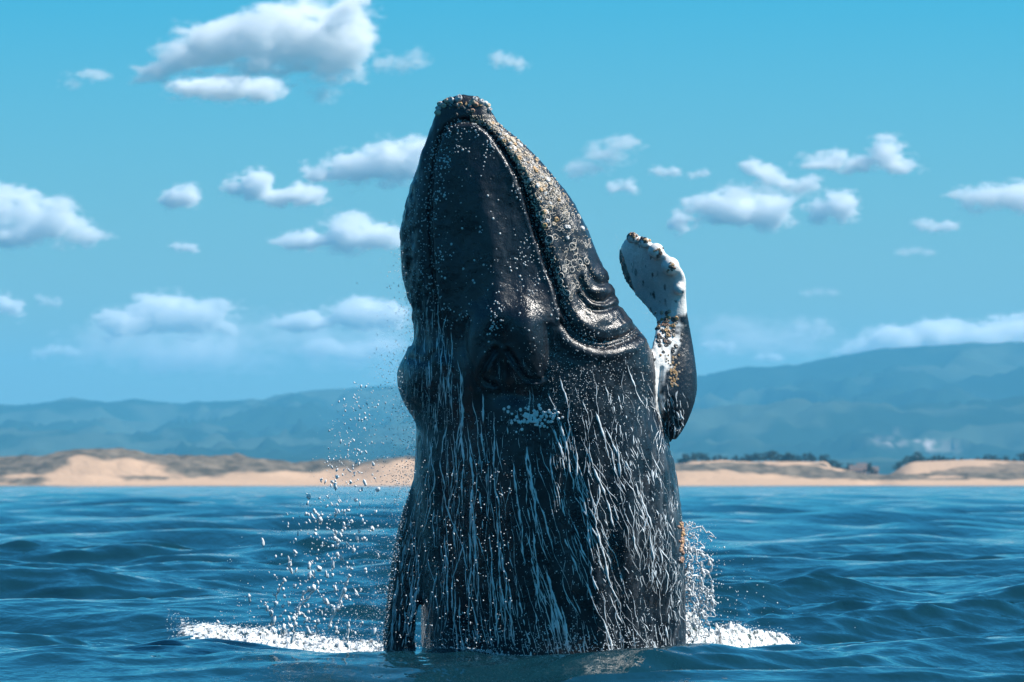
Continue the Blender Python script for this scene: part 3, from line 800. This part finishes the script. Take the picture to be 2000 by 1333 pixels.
cream = simple("barnacle_cream", (0.60, 0.50, 0.38), 0.6, 0.0, 30, .4, (0.36, 0.29, 0.22))
pale_b = simple("barnacle_pale", (0.62, 0.62, 0.61), 0.5, 0.0, 30, .4, (0.34, 0.34, 0.34))
whiteb = simple("barnacle_white", (0.86, 0.86, 0.85), 0.5, 0.0, 30, .4, (0.66, 0.66, 0.66))
gold = simple("barnacle_golden", (0.58, 0.37, 0.17), 0.6, 0.0, 30, .4, (0.34, 0.22, 0.13))
brown = simple("barnacle_brown", (0.26, 0.15, 0.10), 0.6, 0.0, 30, .4, (0.42, 0.26, 0.19))
scar = simple("ring_scar_white", (0.74, 0.70, 0.63), 0.5, 0.0, 9, .4, (0.36, 0.33, 0.29))
blackb = simple("barnacle_black", (0.03, 0.03, 0.032), 0.4, 0.0, 30, .5, (0.12, 0.11, 0.10))
def shared(fn, seeds, mats, nm):
    out = {}
    for m in mats:
        L = []
        for s in seeds:
            v, f = fn(s); me_ = bpy.data.meshes.new(nm); me_.from_pydata([tuple(q) for q in v], [], f)
            me_.polygons.foreach_set("use_smooth", np.ones(len(f), dtype=bool)); me_.materials.append(m); L.append(me_)
        out[m.name] = L
    return out
CONES = shared(cone_barnacle, range(4), (cream, pale_b, whiteb, gold, brown, blackb), "barnacle")
RINGS = shared(ring_scar, range(6), (scar,), "ring_scar")

SMALL = []
def put(nm, lib, px, py, r, sink=0.0, zs=1.0):
    h = hit(px, py)
    if h is None or h[0].z < .05: return False
    me_ = random.choice(lib)
    n = Vector(h[1]); M = frame(n, random.uniform(0, 6.28))
    if nm == "barnacle":                                         # lean a little, as crowded shells do
        M = M @ np.array(Matrix.Rotation(random.uniform(-.3, .3), 3, 'X'))
    S = Matrix(M.tolist()).to_4x4() @ Matrix.Diagonal((r, r, r * zs, 1))
    MM = Matrix.Translation(h[0] - n * sink * r) @ S
    if nm == "barnacle" and r < .0155: SMALL.append((me_, MM)); return True      # the lesser shells are joined below
    o = bpy.data.objects.new(nm, me_); col.objects.link(o); o.parent = whale; o.matrix_basis = MM
    return True

def mouth_x(py): return np.interp(py, [p[1] for p in MOUTH_R[:12]], [p[0] for p in MOUTH_R[:12]])
OYR = [186, 205, 240, 270, 300, 350, 400, 450, 500, 550, 600, 640]; OXR = [925, 953, 976, 1012, 1044, 1085, 1119, 1149, 1172, 1194, 1216, 1241]
def edge_x(py): return np.interp(py, OYR, OXR)
U = random.uniform
# chin
for k in range(60):
    px = U(852, 958); py = 192 + abs(random.gauss(0, 13)) + (6 if 880 < px < 930 else 0)
    m = random.choice(("barnacle_cream", "barnacle_pale", "barnacle_golden", "barnacle_brown", "barnacle_black", "barnacle_black"))
    put("barnacle", CONES[m], px, py, random.choice((.007, .010, .013, .018, .027)), 0, U(.7, 1.6))
for px, py in ((862, 201), (858, 209), (872, 195), (897, 189), (893, 192), (882, 193), (940, 197), (952, 204), (947, 200), (927, 192), (955, 212), (856, 218)):
    put("barnacle", CONES[random.choice(("barnacle_cream", "barnacle_pale"))], px, py + 3, U(.024, .034), 0, 1.5)
# upper part of the lit jaw: golden crust of larger shells
for k in range(95):
    py = U(235, 395); a, b = mouth_x(py) + 12, edge_x(py) - 2
    px = a + (b - a) * random.betavariate(1.2, 1.5)
    put("barnacle", CONES[random.choice(("barnacle_golden", "barnacle_cream", "barnacle_cream", "barnacle_pale"))], px, py, U(.009, .019), 0, U(.7, 1.2))
for k in range(34):
    py = U(240, 470); a, b = mouth_x(py) + 12, edge_x(py) - 2
    put("barnacle", CONES[random.choice(("barnacle_cream", "barnacle_pale", "barnacle_golden"))], a + (b - a) * U(0, 1), py, U(.020, .030), 0, U(.6, .9))
# ring scars, in strings and clusters
made = 0
while made < 140:
    py = U(330, 610) if random.random() < .85 else U(260, 640)
    a, b = mouth_x(py) + 18, min(edge_x(py) - 4, np.interp(py, [500, 520, 640], [1300, 1150, 1170]))
    if b <= a: continue
    px = a + (b - a) * U(0, 1); r = random.choice((.014, .018, .024, .032))
    for q in range(random.choice((1, 2, 3, 4))):
        if mouth_x(py) + 12 < px < b + 2 and put("ring_scar", RINGS["ring_scar_white"], px, py, r * U(.75, 1.1), 0): made += 1
        an = U(0, 6.28); px += 2 * r * 202 * math.cos(an) * .95; py += 2 * r * 202 * math.sin(an) * .95
# pale cluster on the nape
for k in range(110):
    px, py = random.gauss(1042, 24), random.gauss(816, 11)
    put("barnacle", CONES["barnacle_white"], px, py, U(.010, .018), 0, U(.8, 1.2))
# flipper: elbow cluster, crust, knuckles of the leading edge
for k in range(44):
    px, py = random.gauss(1300, 9), random.gauss(634, 13)
    put("barnacle", CONES[random.choice(("barnacle_golden", "barnacle_brown", "barnacle_black", "barnacle_cream"))], px, py, U(.012, .024), 0, 1.0)
for k in range(22):
    px, py = random.gauss(1303, 11), random.gauss(662, 16)
    put("barnacle", CONES["barnacle_black"], px, py, U(.014, .03), 0, .5)
for k in range(70):
    t_ = U(0, 1); px, py = 1316 + random.gauss(0, 7) - 8 * (t_ < .3), 690 + 65 * t_
    put("barnacle", CONES[random.choice(("barnacle_golden", "barnacle_golden", "barnacle_cream"))], px, py, U(.007, .014), 0, 1.0)
for (cx, cy) in ((1233, 461), (1240, 460), (1252, 466), (1262, 472), (1283, 489), (1290, 492), (1312, 518), (1314, 526)):
    for k in range(5):
        put("barnacle", CONES[random.choice(("barnacle_brown", "barnacle_golden", "barnacle_black"))], cx + random.gauss(0, 3.5), cy + random.gauss(0, 3), U(.008, .017), 0, 1.0)
# brown clump low on the lit flank
for k in range(46):
    put("barnacle", CONES[random.choice(("barnacle_brown", "barnacle_brown", "barnacle_golden"))], 1334 - abs(random.gauss(0, 4)), U(1022, 1098), U(.012, .026), 0, 1.3)

# the lesser shells, joined
sv = []; sf = []; si = []; mats_ = []
for me_, MM in SMALL:
    k = len(sv); sv += [MM @ v.co for v in me_.vertices]
    if me_.materials[0] not in mats_: mats_.append(me_.materials[0])
    for p in me_.polygons: sf.append([k + i for i in p.vertices]); si.append(mats_.index(me_.materials[0]))
so_ = mesh_obj("lesser_barnacles", sv, sf, mats_, whale); so_.data.polygons.foreach_set("material_index", np.array(si, np.int32)); tag(so_, kind="stuff")
print("barnacle parts", sum(1 for o in whale.children if o.name.startswith("barnacle")), "rings", sum(1 for o in whale.children if o.name.startswith("ring")))
# the countless small ones, joined
DV, DF = dome()
def dots(name, items, mat, parent):
    Vs = []; Fs = []; n = 0
    for px, py, r, zs in items:
        h = hit(px, py)
        if h is None or h[0].z < 0.02: continue
        M = frame(h[1], U(0, 6.28)); Vs.append((DV * np.array([r, r * U(.8, 1.2), r * zs])) @ M.T + np.array(h[0])); Fs.append(DF + n); n += len(DV)
    o = mesh_obj(name, np.concatenate(Vs), np.concatenate(Fs), mat, parent); return tag(o, kind="stuff")
it = []
for k in range(190): it.append((U(850, 1085), U(250, 720), random.choice((.004, .005, .006, .008, .013)), .6))
for k in range(420):
    py = U(250, 660); lx = np.interp(py, [186, 300, 350, 400, 450, 550, 640], [885, 832, 812, 798, 788, 796, 810]); it.append((U(lx, lx + 60), py, U(.004, .009), .9))
for k in range(150):
    i = random.randrange(len(ml)); it.append((ml[i][0] + random.gauss(0, 6), ml[i][1] + U(-5, 5), U(.004, .010), .9))
for k in range(340):
    i = random.randrange(len(mr) - 8); it.append((mr[i][0] + random.gauss(4, 10), mr[i][1] + U(-5, 5), U(.004, .010), .9))
for (cx, cy, s, n_) in ((968, 600, 9, 24), (962, 640, 6, 30), (858, 382, 7, 18), (865, 500, 8, 16), (895, 612, 12, 16), (1030, 495, 14, 40), (1046, 560, 12, 20), (870, 320, 6, 14), (1002, 370, 6, 12), (925, 255, 8, 14), (955, 290, 9, 24)):
    for k in range(n_): it.append((random.gauss(cx, s), random.gauss(cy, s * 1.3), U(.005, .011), .9))
for k in range(600): it.append((random.gauss(1090, 70), random.gauss(745, 36), U(.002, .005), .6))
for k in range(420): it.append((U(1100, 1275), U(640, 800), U(.003, .0075), .8))
for k in range(240): it.append((U(785, 900), U(690, 830), U(.003, .007), .8))
dots("small_barnacles", it, pale_b, whale)
it = []
for k in range(900):
    py = U(226, 420); a, b = mouth_x(py) + 9, edge_x(py)
    it.append((a + (b - a) * U(0, 1), py, U(.004, .010), 1.0))
for k in range(420):
    py = U(400, 640); a, b = mouth_x(py) + 6, edge_x(py)
    it.append((a + (b - a) * random.betavariate(.8, 1.6), py, U(.003, .008), 1.0))
dots("barnacle_crust", it, cream, whale)

# ================================================================== RUNNING WATER ON THE WHALE
def water_mat(name, c, trans, rough=.18):
    m, t, b = new_mat(name)
    oc = objco(t)
    t.links.new(mixc(t, noise(t, 14, 4, oc), c, tuple(x * .82 for x in c)), b.inputs["Base Color"])
    b.inputs["Roughness"].default_value = rough; b.inputs["IOR"].default_value = 1.33; b.inputs["Transmission Weight"].default_value = trans
    return m
wetm = water_mat("running_water", (0.88, 0.92, 0.94), .12, .15)
dropm = water_mat("white_water", (0.90, 0.92, 0.93), .15, .25)

class Tubes:
    def __init__(s): s.V = []; s.F = []; s.n = 0
    def add(s, P, rad, nrm=None, flat=1.0, k=6):
        P = np.array(P, float); m = len(P)
        if m < 3: return
        T = np.gradient(P, axis=0); T /= np.linalg.norm(T, axis=1)[:, None] + 1e-9
        A = np.array(nrm, float) if nrm is not None else np.tile([.1, -1., .05], (m, 1))
        S = np.cross(T, A); S /= np.linalg.norm(S, axis=1)[:, None] + 1e-9
        A = np.cross(S, T)
        a = 2 * math.pi * np.arange(k) / k
        ring = P[:, None, :] + rad[:, None, None] * (np.cos(a)[None, :, None] * S[:, None, :] + flat * np.sin(a)[None, :, None] * A[:, None, :])
        s.V.append(ring.reshape(-1, 3)); s.F.append(grid_faces(m, k, True) + s.n); s.n += m * k
    def build(s, name, mat, parent=None): return mesh_obj(name, np.concatenate(s.V), np.concatenate(s.F), mat, parent)

def slope_at(px, py):
    return np.interp(px, [780, 870, 960, 1060, 1160, 1260, 1335], [-.10, -.01, .08, .24, .32, .26, .05]) * np.interp(py, [640, 780, 1250], [.1, .8, 1.0])

tubes = Tubes()
def rivulet(px, py, length, r, wob, gap=0.0, step=4.0):
    P = []; Nn = []; w_ = []; ph = U(0, 50); dx = 0
    n = int(length / step)
    def flush():
        if len(P) > 2:
            t_ = np.linspace(0, 1, len(P)); prof = np.minimum(1, np.minimum(t_ * 6 + .1, (1 - t_) * 4 + .12))
            tubes.add(P, np.maximum(np.array(w_), .15 * r) * prof, Nn, .5, 5)
        P.clear(); Nn.clear(); w_.clear()
    for i in range(n):
        dx = .8 * dx + .2 * random.gauss(0, 1) * wob
        px += (slope_at(px, py) + dx) * step; py += step * U(.8, 1.1)
        h = hit(px, py)
        if h is None or h[0].z < -.1 or (P and (np.array(h[0]) - P[-1]) @ (np.array(h[0]) - P[-1]) > .02): flush(); 
        if h is None or h[0].z < -.1: break
        if random.random() < gap: flush(); continue
        P.append(np.array(h[0]) + np.array(h[1]) * r * .15); Nn.append(np.array(h[1]))
        w_.append(r * (.75 + .7 * math.sin(ph + i * .55) * math.sin(ph * 2 + i * .23) + U(-.2, .4)))
    flush()
# the long streams, traced
for px, py, L, r in ((893, 700, 330, .015), (880, 640, 180, .008), (868, 720, 90, .008), (850, 790, 60, .007), (905, 800, 90, .010), (918, 850, 330, .015), (925, 960, 180, .013), (875, 800, 220, .009),
                     (845, 850, 160, .010), (850, 990, 90, .010), (868, 1050, 190, .013), (888, 900, 110, .008), (896, 960, 140, .009), (920, 1080, 190, .012), (955, 1040, 230, .010), (1028, 870, 180, .014),
                     (1045, 950, 130, .011), (1000, 890, 150, .010), (975, 1060, 220, .010), (990, 1120, 150, .011), (1040, 1030, 160, .012), (1060, 1100, 160, .016), (1080, 1150, 120, .016), (1095, 1180, 90, .014),
                     (1080, 830, 110, .011), (1095, 820, 90, .012), (1120, 850, 140, .012), (1150, 880, 170, .013), (1135, 960, 150, .011), (1160, 1020, 140, .013), (1120, 1040, 120, .009), (1075, 880, 120, .009),
                     (815, 870, 260, .010), (822, 930, 120, .008), (806, 1130, 120, .016), (778, 1120, 150, .008), (770, 1170, 100, .008), (835, 1080, 160, .008), (940, 840, 60, .008), (1010, 990, 120, .008),
                     (862, 690, 120, .007), (872, 610, 130, .006), (857, 560, 160, .006), (838, 700, 60, .010), (1162, 800, 70, .012), (1180, 830, 60, .011), (1200, 850, 90, .010)):
    rivulet(px, py, L, r * .75, .42, .003)
    for q in range(3): rivulet(px + U(-6, 6), py + U(0, L * .5), L * U(.3, .8), r * U(.2, .36), .4, .01)
for px0 in np.arange(812, 1335, 9.5):                     # thin wandering threads all round the back
    for q in range(4):
        px = px0 + U(-5, 5); py = U(800, 1180) if q else U(690, 850)
        wob = np.interp(px, [1000, 1250], [.42, 1.0])
        rivulet(px, py, random.choice((40, 100, 200, 340)) * U(.6, 1.2) * np.interp(px, [1150, 1300], [1, .4]), random.choice((.0016, .002, .0028, .004, .0075)), wob, random.choice((.004, .01, .12)), 4.5)
for k in range(760):                                     # the lit flank: broken white scribble
    px = 1333 - abs(random.gauss(0, 80)); py = U(760, 1262)
    if py > 1130 and px < 1270 and random.random() < .7: continue
    if math.sin(px / 21 - py / 47) + math.sin(px / 9 + py / 31) < -.2: continue
    rivulet(px, py, U(8, 44), random.choice((.002, .003, .0042, .006)), random.choice((.5, .9, 1.3)), .10, 3.0)
for k in range(120):
    rivulet(U(785, 860), U(560, 860), U(12, 70), random.choice((.0016, .002, .003, .0045)), .3, .1)
for k in range(90):
    rivulet(U(755, 815), U(1000, 1240), U(15, 80), random.choice((.0018, .0025, .004, .006)), .4, .08)
for k in range(60): rivulet(U(820, 1330), U(1215, 1258), U(15, 60), random.choice((.002, .003, .005)), .4, .05)
riv = tubes.build("water_rivulets", wetm); tag(riv, "white streams of seawater trickling down the whale's dark skin", "water", kind="stuff")
it = []
for k in range(2300):
    px, py = U(785, 1335), U(800, 1272); it.append((px, py, random.choice((.0025, .003, .004, .0055)), U(.6, 1.0)))
for k in range(700): it.append((U(820, 1300), 1275 - abs(random.gauss(0, 32)), U(.003, .008), .8))
wd_ = dots("water_beads", it, wetm, None); tag(wd_, "tiny beads of seawater clinging all over the whale's skin", "water")

# ================================================================== SPRAY AND FOAM
def ico(sub):
    b = bmesh.new(); bmesh.ops.create_icosphere(b, subdivisions=sub, radius=1); v = np.array([x.co[:] for x in b.verts]); f = np.array([[q.index for q in p.verts] for p in b.faces]); b.free(); return v, f
I1, I2 = ico(1), ico(2)
OCT = (np.array([(1, 0, 0), (-1, 0, 0), (0, 1, 0), (0, -1, 0), (0, 0, 1), (0, 0, -1)], float), np.array([(0, 2, 4), (2, 1, 4), (1, 3, 4), (3, 0, 4), (2, 0, 5), (1, 2, 5), (3, 1, 5), (0, 3, 5)]))
class Blobs:
    def __init__(s): s.V = []; s.F = []; s.n = 0
    def add(s, c, r, st=1.0, lump=.15):
        v, f = OCT if r < .005 else (I1 if r < .013 else I2)
        q = v * (1 + lump * rng.normal(size=(len(v), 1)) * (r > .005))
        a = U(-.6, .6); M = np.array([[math.cos(a), 0, math.sin(a)], [0, 1, 0], [-math.sin(a), 0, math.cos(a)]])
        s.V.append((q * np.array([r, r, r * st])) @ M.T + np.array(c)); s.F.append(f + s.n); s.n += len(v)
    def build(s, name, mat): return mesh_obj(name, np.concatenate(s.V), np.concatenate(s.F), mat)

def strand(tb, bl, pts, r0, r1, Y0, Y1, beads=3, wob=2.0):
    L = smooth_line(pts, 10); n = len(L)
    P = []
    ox = U(0, 30)
    for i, (x, y) in enumerate(L):
        s = i / (n - 1); P.append(at(x + wob * math.sin(ox + i * .7) * s, y + wob * .5 * math.cos(ox + i * .9), Y0 + (Y1 - Y0) * s))
    rad = np.linspace(r0, r1, n) * (1 + .45 * np.sin(np.arange(n) * .9 + ox) * np.sin(np.arange(n) * .37 + ox)); rad[0] *= .3; rad[-1] *= .2
    tb.add(P, np.abs(rad) + .0008)
    for k in range(beads):
        i = random.randrange(n); bl.add(P[i], r0 * U(1.1, 1.9), U(1, 1.6))

sp = Blobs(); st = Tubes()
for k in range(950):                                     # the falling curtain on the shaded side
    s = random.random() ** .8; py = 745 + s * 500
    cx = np.interp(py, [740, 850, 950, 1050, 1150, 1250], [705, 690, 668, 650, 610, 590])
    px = random.gauss(cx, np.interp(py, [740, 900, 1100, 1250], [26, 32, 52, 75]))
    if px > 760: continue
    r = random.choice((.0025, .0035, .0045, .006, .009)) * (1 + .6 * (py > 1000) * random.random())
    if py > 930 and random.random() < .11: r = U(.011, .022)
    sp.add(at(px, py, U(-2.6, -1.7)), r, random.choice((.9, 1.1, 1.5, 2.4)), .22)
def left_edge(py): return np.interp(py, [440, 500, 600, 660, 720, 780, 820, 900, 1000, 1100, 1200, 1275], [781, 782, 797, 802, 778, 788, 806, 805, 788, 770, 754, 748])
for k in range(8000):                                    # mist hugging the body
    py = 1272 - abs(random.gauss(0, 260)) if random.random() < .75 else U(480, 1270)
    px = left_edge(py) + 6 - random.expovariate(1 / np.interp(py, [450, 700, 900, 1270], [14, 22, 34, 62]))
    sp.add(at(px, py, U(-2.2, .2)), random.choice((.0016, .002, .0026, .0034, .005)), U(.8, 1.4))
for k in range(900):
    px, py = U(420, 760), 1258 - abs(random.gauss(0, 60)); sp.add(at(px, py, U(-2.2, 2.4)), random.choice((.002, .003, .004, .006)), 1)
for k in range(420):                                     # in front of the whale, over its skin
    sp.add(at(U(770, 1000), U(900, 1270), U(-2.4, -1.9)), random.choice((.0025, .004, .005, .007)), U(.8, 1.3))
for k in range(520):                                     # by the raised flipper
    t_ = U(0, 1); px, py = 1205 + 70 * t_ + random.gauss(0, 8), 470 + 170 * t_ + random.gauss(0, 22)
    sp.add(at(px, py, U(-.9, .2)), random.choice((.0012, .0016, .002)), 1)
for k in range(1500):                                     # the lit side
    py = 1020 + 240 * random.random(); px = 1338 + random.expovariate(1 / np.interp(py, [1020, 1100, 1260], [14, 26, 46]))
    sp.add(at(px, py, U(-.4, .6)), random.choice((.0016, .002, .0026, .0034, .005, .008)), U(.8, 1.5))
# ropes of water
for pts, r in (([(684, 1122), (672, 1150), (661, 1185), (650, 1205), (640, 1232)], .014), ([(612, 1150), (600, 1170), (586, 1182), (578, 1205), (570, 1258)], .013), ([(604, 1152), (592, 1160), (590, 1178), (576, 1192)], .010),
               ([(529, 1196), (531, 1212), (527, 1226)], .013), ([(582, 1196), (594, 1202), (600, 1212)], .008), ([(556, 1132), (545, 1150), (538, 1172)], .010), ([(622, 1212), (618, 1222), (620, 1238)], .010), ([(680, 1215), (679, 1240), (676, 1262)], .012),
               ([(655, 1035), (657, 1052), (664, 1060)], .008), ([(612, 995), (622, 1010), (626, 1022)], .011), ([(562, 1085), (566, 1110), (572, 1122)], .009)):
    strand(st, sp, pts, r, r * .7, -2.0, -1.9, 4)
for k in range(17):
    y0 = U(1018, 1230); x0 = 1332; dx = U(14, 62); dy = U(15, 95)
    y2 = min(y0 + dy, 1262)
    strand(st, sp, [(x0, y0), (x0 + dx * .5, y0 + (y2 - y0) * U(-.1, .35)), (x0 + dx, y0 + (y2 - y0) * .6), (x0 + dx * U(.7, 1.15), y2)], U(.003, .010), U(.0015, .005), U(-.2, .2), U(-.3, .4), 8, 6)
for k in range(22):
    x0, y0 = U(1345, 1392), U(1090, 1215); strand(st, sp, [(x0, y0), (x0 + U(-12, 12), y0 + U(8, 20)), (x0 + U(-14, 14), y0 + U(22, 48))], U(.005, .010), .003, 0, .1, 4, 4)
so = sp.build("spray", dropm); tag(so, "white drops and mist of seawater flying off the whale", "spray", kind="stuff")
to = st.build("water_ropes", dropm); tag(to, "white ropes of splashing seawater thrown up beside the whale", "splash", kind="stuff")

def foam_mat():
    m, t, b = new_mat("foam"); oc = objco(t)
    f = ramp(t, noise(t, 16, 6, oc, .65), [(.38, (0, 0, 0)), (.50, (1, 1, 1))])
    t.links.new(mixc(t, f, (0.02, 0.07, 0.075), (0.86, 0.88, 0.88)), b.inputs["Base Color"])
    t.links.new(ramp(t, f, [(0, (.08, .08, .08)), (1, (.7, .7, .7))]), b.inputs["Roughness"])
    bump(t, b, noise(t, 40, 5, oc, .7), .8, .02)
    ad = N(t, "Math", operation='ADD'); t.links.new(attr(t, "cover"), ad.inputs[0])                # lacy, torn rim
    ml_ = N(t, "Math", operation='MULTIPLY_ADD'); t.links.new(noise(t, 13, 5, oc, .7), ml_.inputs[0]); ml_.inputs[1].default_value = 2.0; ml_.inputs[2].default_value = -1.25
    t.links.new(ml_.outputs[0], ad.inputs[1])
    gt = N(t, "MapRange"); t.links.new(ad.outputs[0], gt.inputs["Value"]); gt.inputs["From Min"].default_value = .05; gt.inputs["From Max"].default_value = .22
    t.links.new(gt.outputs[0], b.inputs["Alpha"])
    return m
fm = foam_mat()
white_foam = simple("white_foam", (0.88, 0.90, 0.90), .6, .06, 20)
def foam_bank(name, label, pts, width, fl, blobs):
    """pts: px along the bank, py of its foot, height in m; a heap of broken water lying on the sea"""
    n, k = 420, 64
    pts = np.array(pts, float); q = np.linspace(pts[0, 0], pts[-1, 0], n)
    foot = np.interp(q, pts[:, 0], pts[:, 1]); hh = np.interp(q, pts[:, 0], pts[:, 2])
    V = []; bl = Blobs()
    for i in range(n):
        Y0 = CAM[2] * FPX / (foot[i] - HORIZON) + CAM[1]
        for j in range(k):
            v = j / (k - 1); y = Y0 + width * v
            x = at(q[i], foot[i], y)[0]
            V.append((x, y, hh[i] * math.sin(math.pi * min(v * .85 + .05, 1)) ** .8))
    V = np.array(V)
    sz = np.array([sea_z(v[0], v[1]) for v in V])
    nz = fbm(V, 7, 5, 3)
    V[:, 2] = V[:, 2] * (1 + .34 * nz) + .022 * fbm(V, 26, 3, 5) * sstep(0, .06, V[:, 2]) + sz - .012
    V[:, 1] += .06 * fbm(V, 9, 3, 13)
    mesh_obj_ = mesh_obj(name, V, grid_faces(n, k), fm); tag(mesh_obj_, label, "foam", kind="stuff")
    ii, jj = np.meshgrid(np.linspace(0, 1, n), np.linspace(0, 1, k), indexing='ij')
    set_attr(mesh_obj_, "cover", (.92 * np.minimum(1, jj * 5) * np.minimum(1, (1 - jj) * 2.2) * np.minimum(1, np.minimum(ii, 1 - ii) * 7)).ravel())
    for b_ in range(blobs):
        i = random.randrange(n); j = random.randrange(k - 4); p = V[i * k + j]
        bl.add(p + rng.normal(0, .02, 3) + np.array([0, 0, abs(rng.normal(0, .03)) * (hh[i] > .05)]), random.choice((.0015, .002, .003, .004, .006)), .8, .3)
    return bl
b1 = foam_bank("foam_bank", "long low bank of white foam trailing on the sea beside the whale", [(325, 1252, .0), (380, 1256, .03), (480, 1260, .06), (560, 1262, .09), (650, 1264, .12), (740, 1265, .16), (825, 1266, .16)], 1.9, True, 2400)
b2 = foam_bank("splash_wave", "glassy green splash wave laced with foam against the whale's lit flank", [(1318, 1266, .42), (1350, 1264, .44), (1400, 1260, .34), (1470, 1256, .26), (1530, 1252, .16), (1575, 1250, .0)], 1.1, False, 1800)
def collar():
    n, k = 360, 30; V = []; C = []
    for i in range(n):
        a = math.pi * (-.04 - .92 * i / (n - 1))
        for j in range(k):
            v = j / (k - 1); rr = 1 + (.02 + .15 * v)
            x, y = .41 + 1.27 * rr * math.cos(a), .0 + 1.14 * rr * math.sin(a)
            V.append((x, y, sea_z(x, y) + .006 + .012 * (1 - v) * random.random())); C.append((1 - v) * .95 + .06)
    o = mesh_obj("foam_collar", V, grid_faces(n, k), fm); set_attr(o, "cover", np.array(C) * .72)
    tag(o, "thin lacy foam sheet lapping around the front of the whale", "foam", kind="stuff")
collar()
b3 = Blobs()
for k in range(1500):
    px = U(812, 1340); py = 1268 + 8 * math.sin((px - 812) / 528 * math.pi)
    a = math.acos(max(-1, min(1, (px - 1083) / 262.))); x = 1083 + 262 * math.cos(a)
    p = at(px, py, -1.18 * math.sin(a) ** .9 - abs(random.gauss(.03, .09)))
    b3.add((p[0], p[1], sea_z(p[0], p[1]) + U(-.003, .03)), random.choice((.002, .003, .004, .006)), .8, .3)
for bl, nm, lb in ((b1, "foam_flecks", "white foam flecks heaped over the long low foam bank"), (b2, "foam_lace", "white foam lace crowning the glassy green splash wave"), (b3, "foam_line", "thin broken line of foam where whale meets sea")):
    o = bl.build(nm, white_foam); tag(o, lb, "foam", kind="stuff")
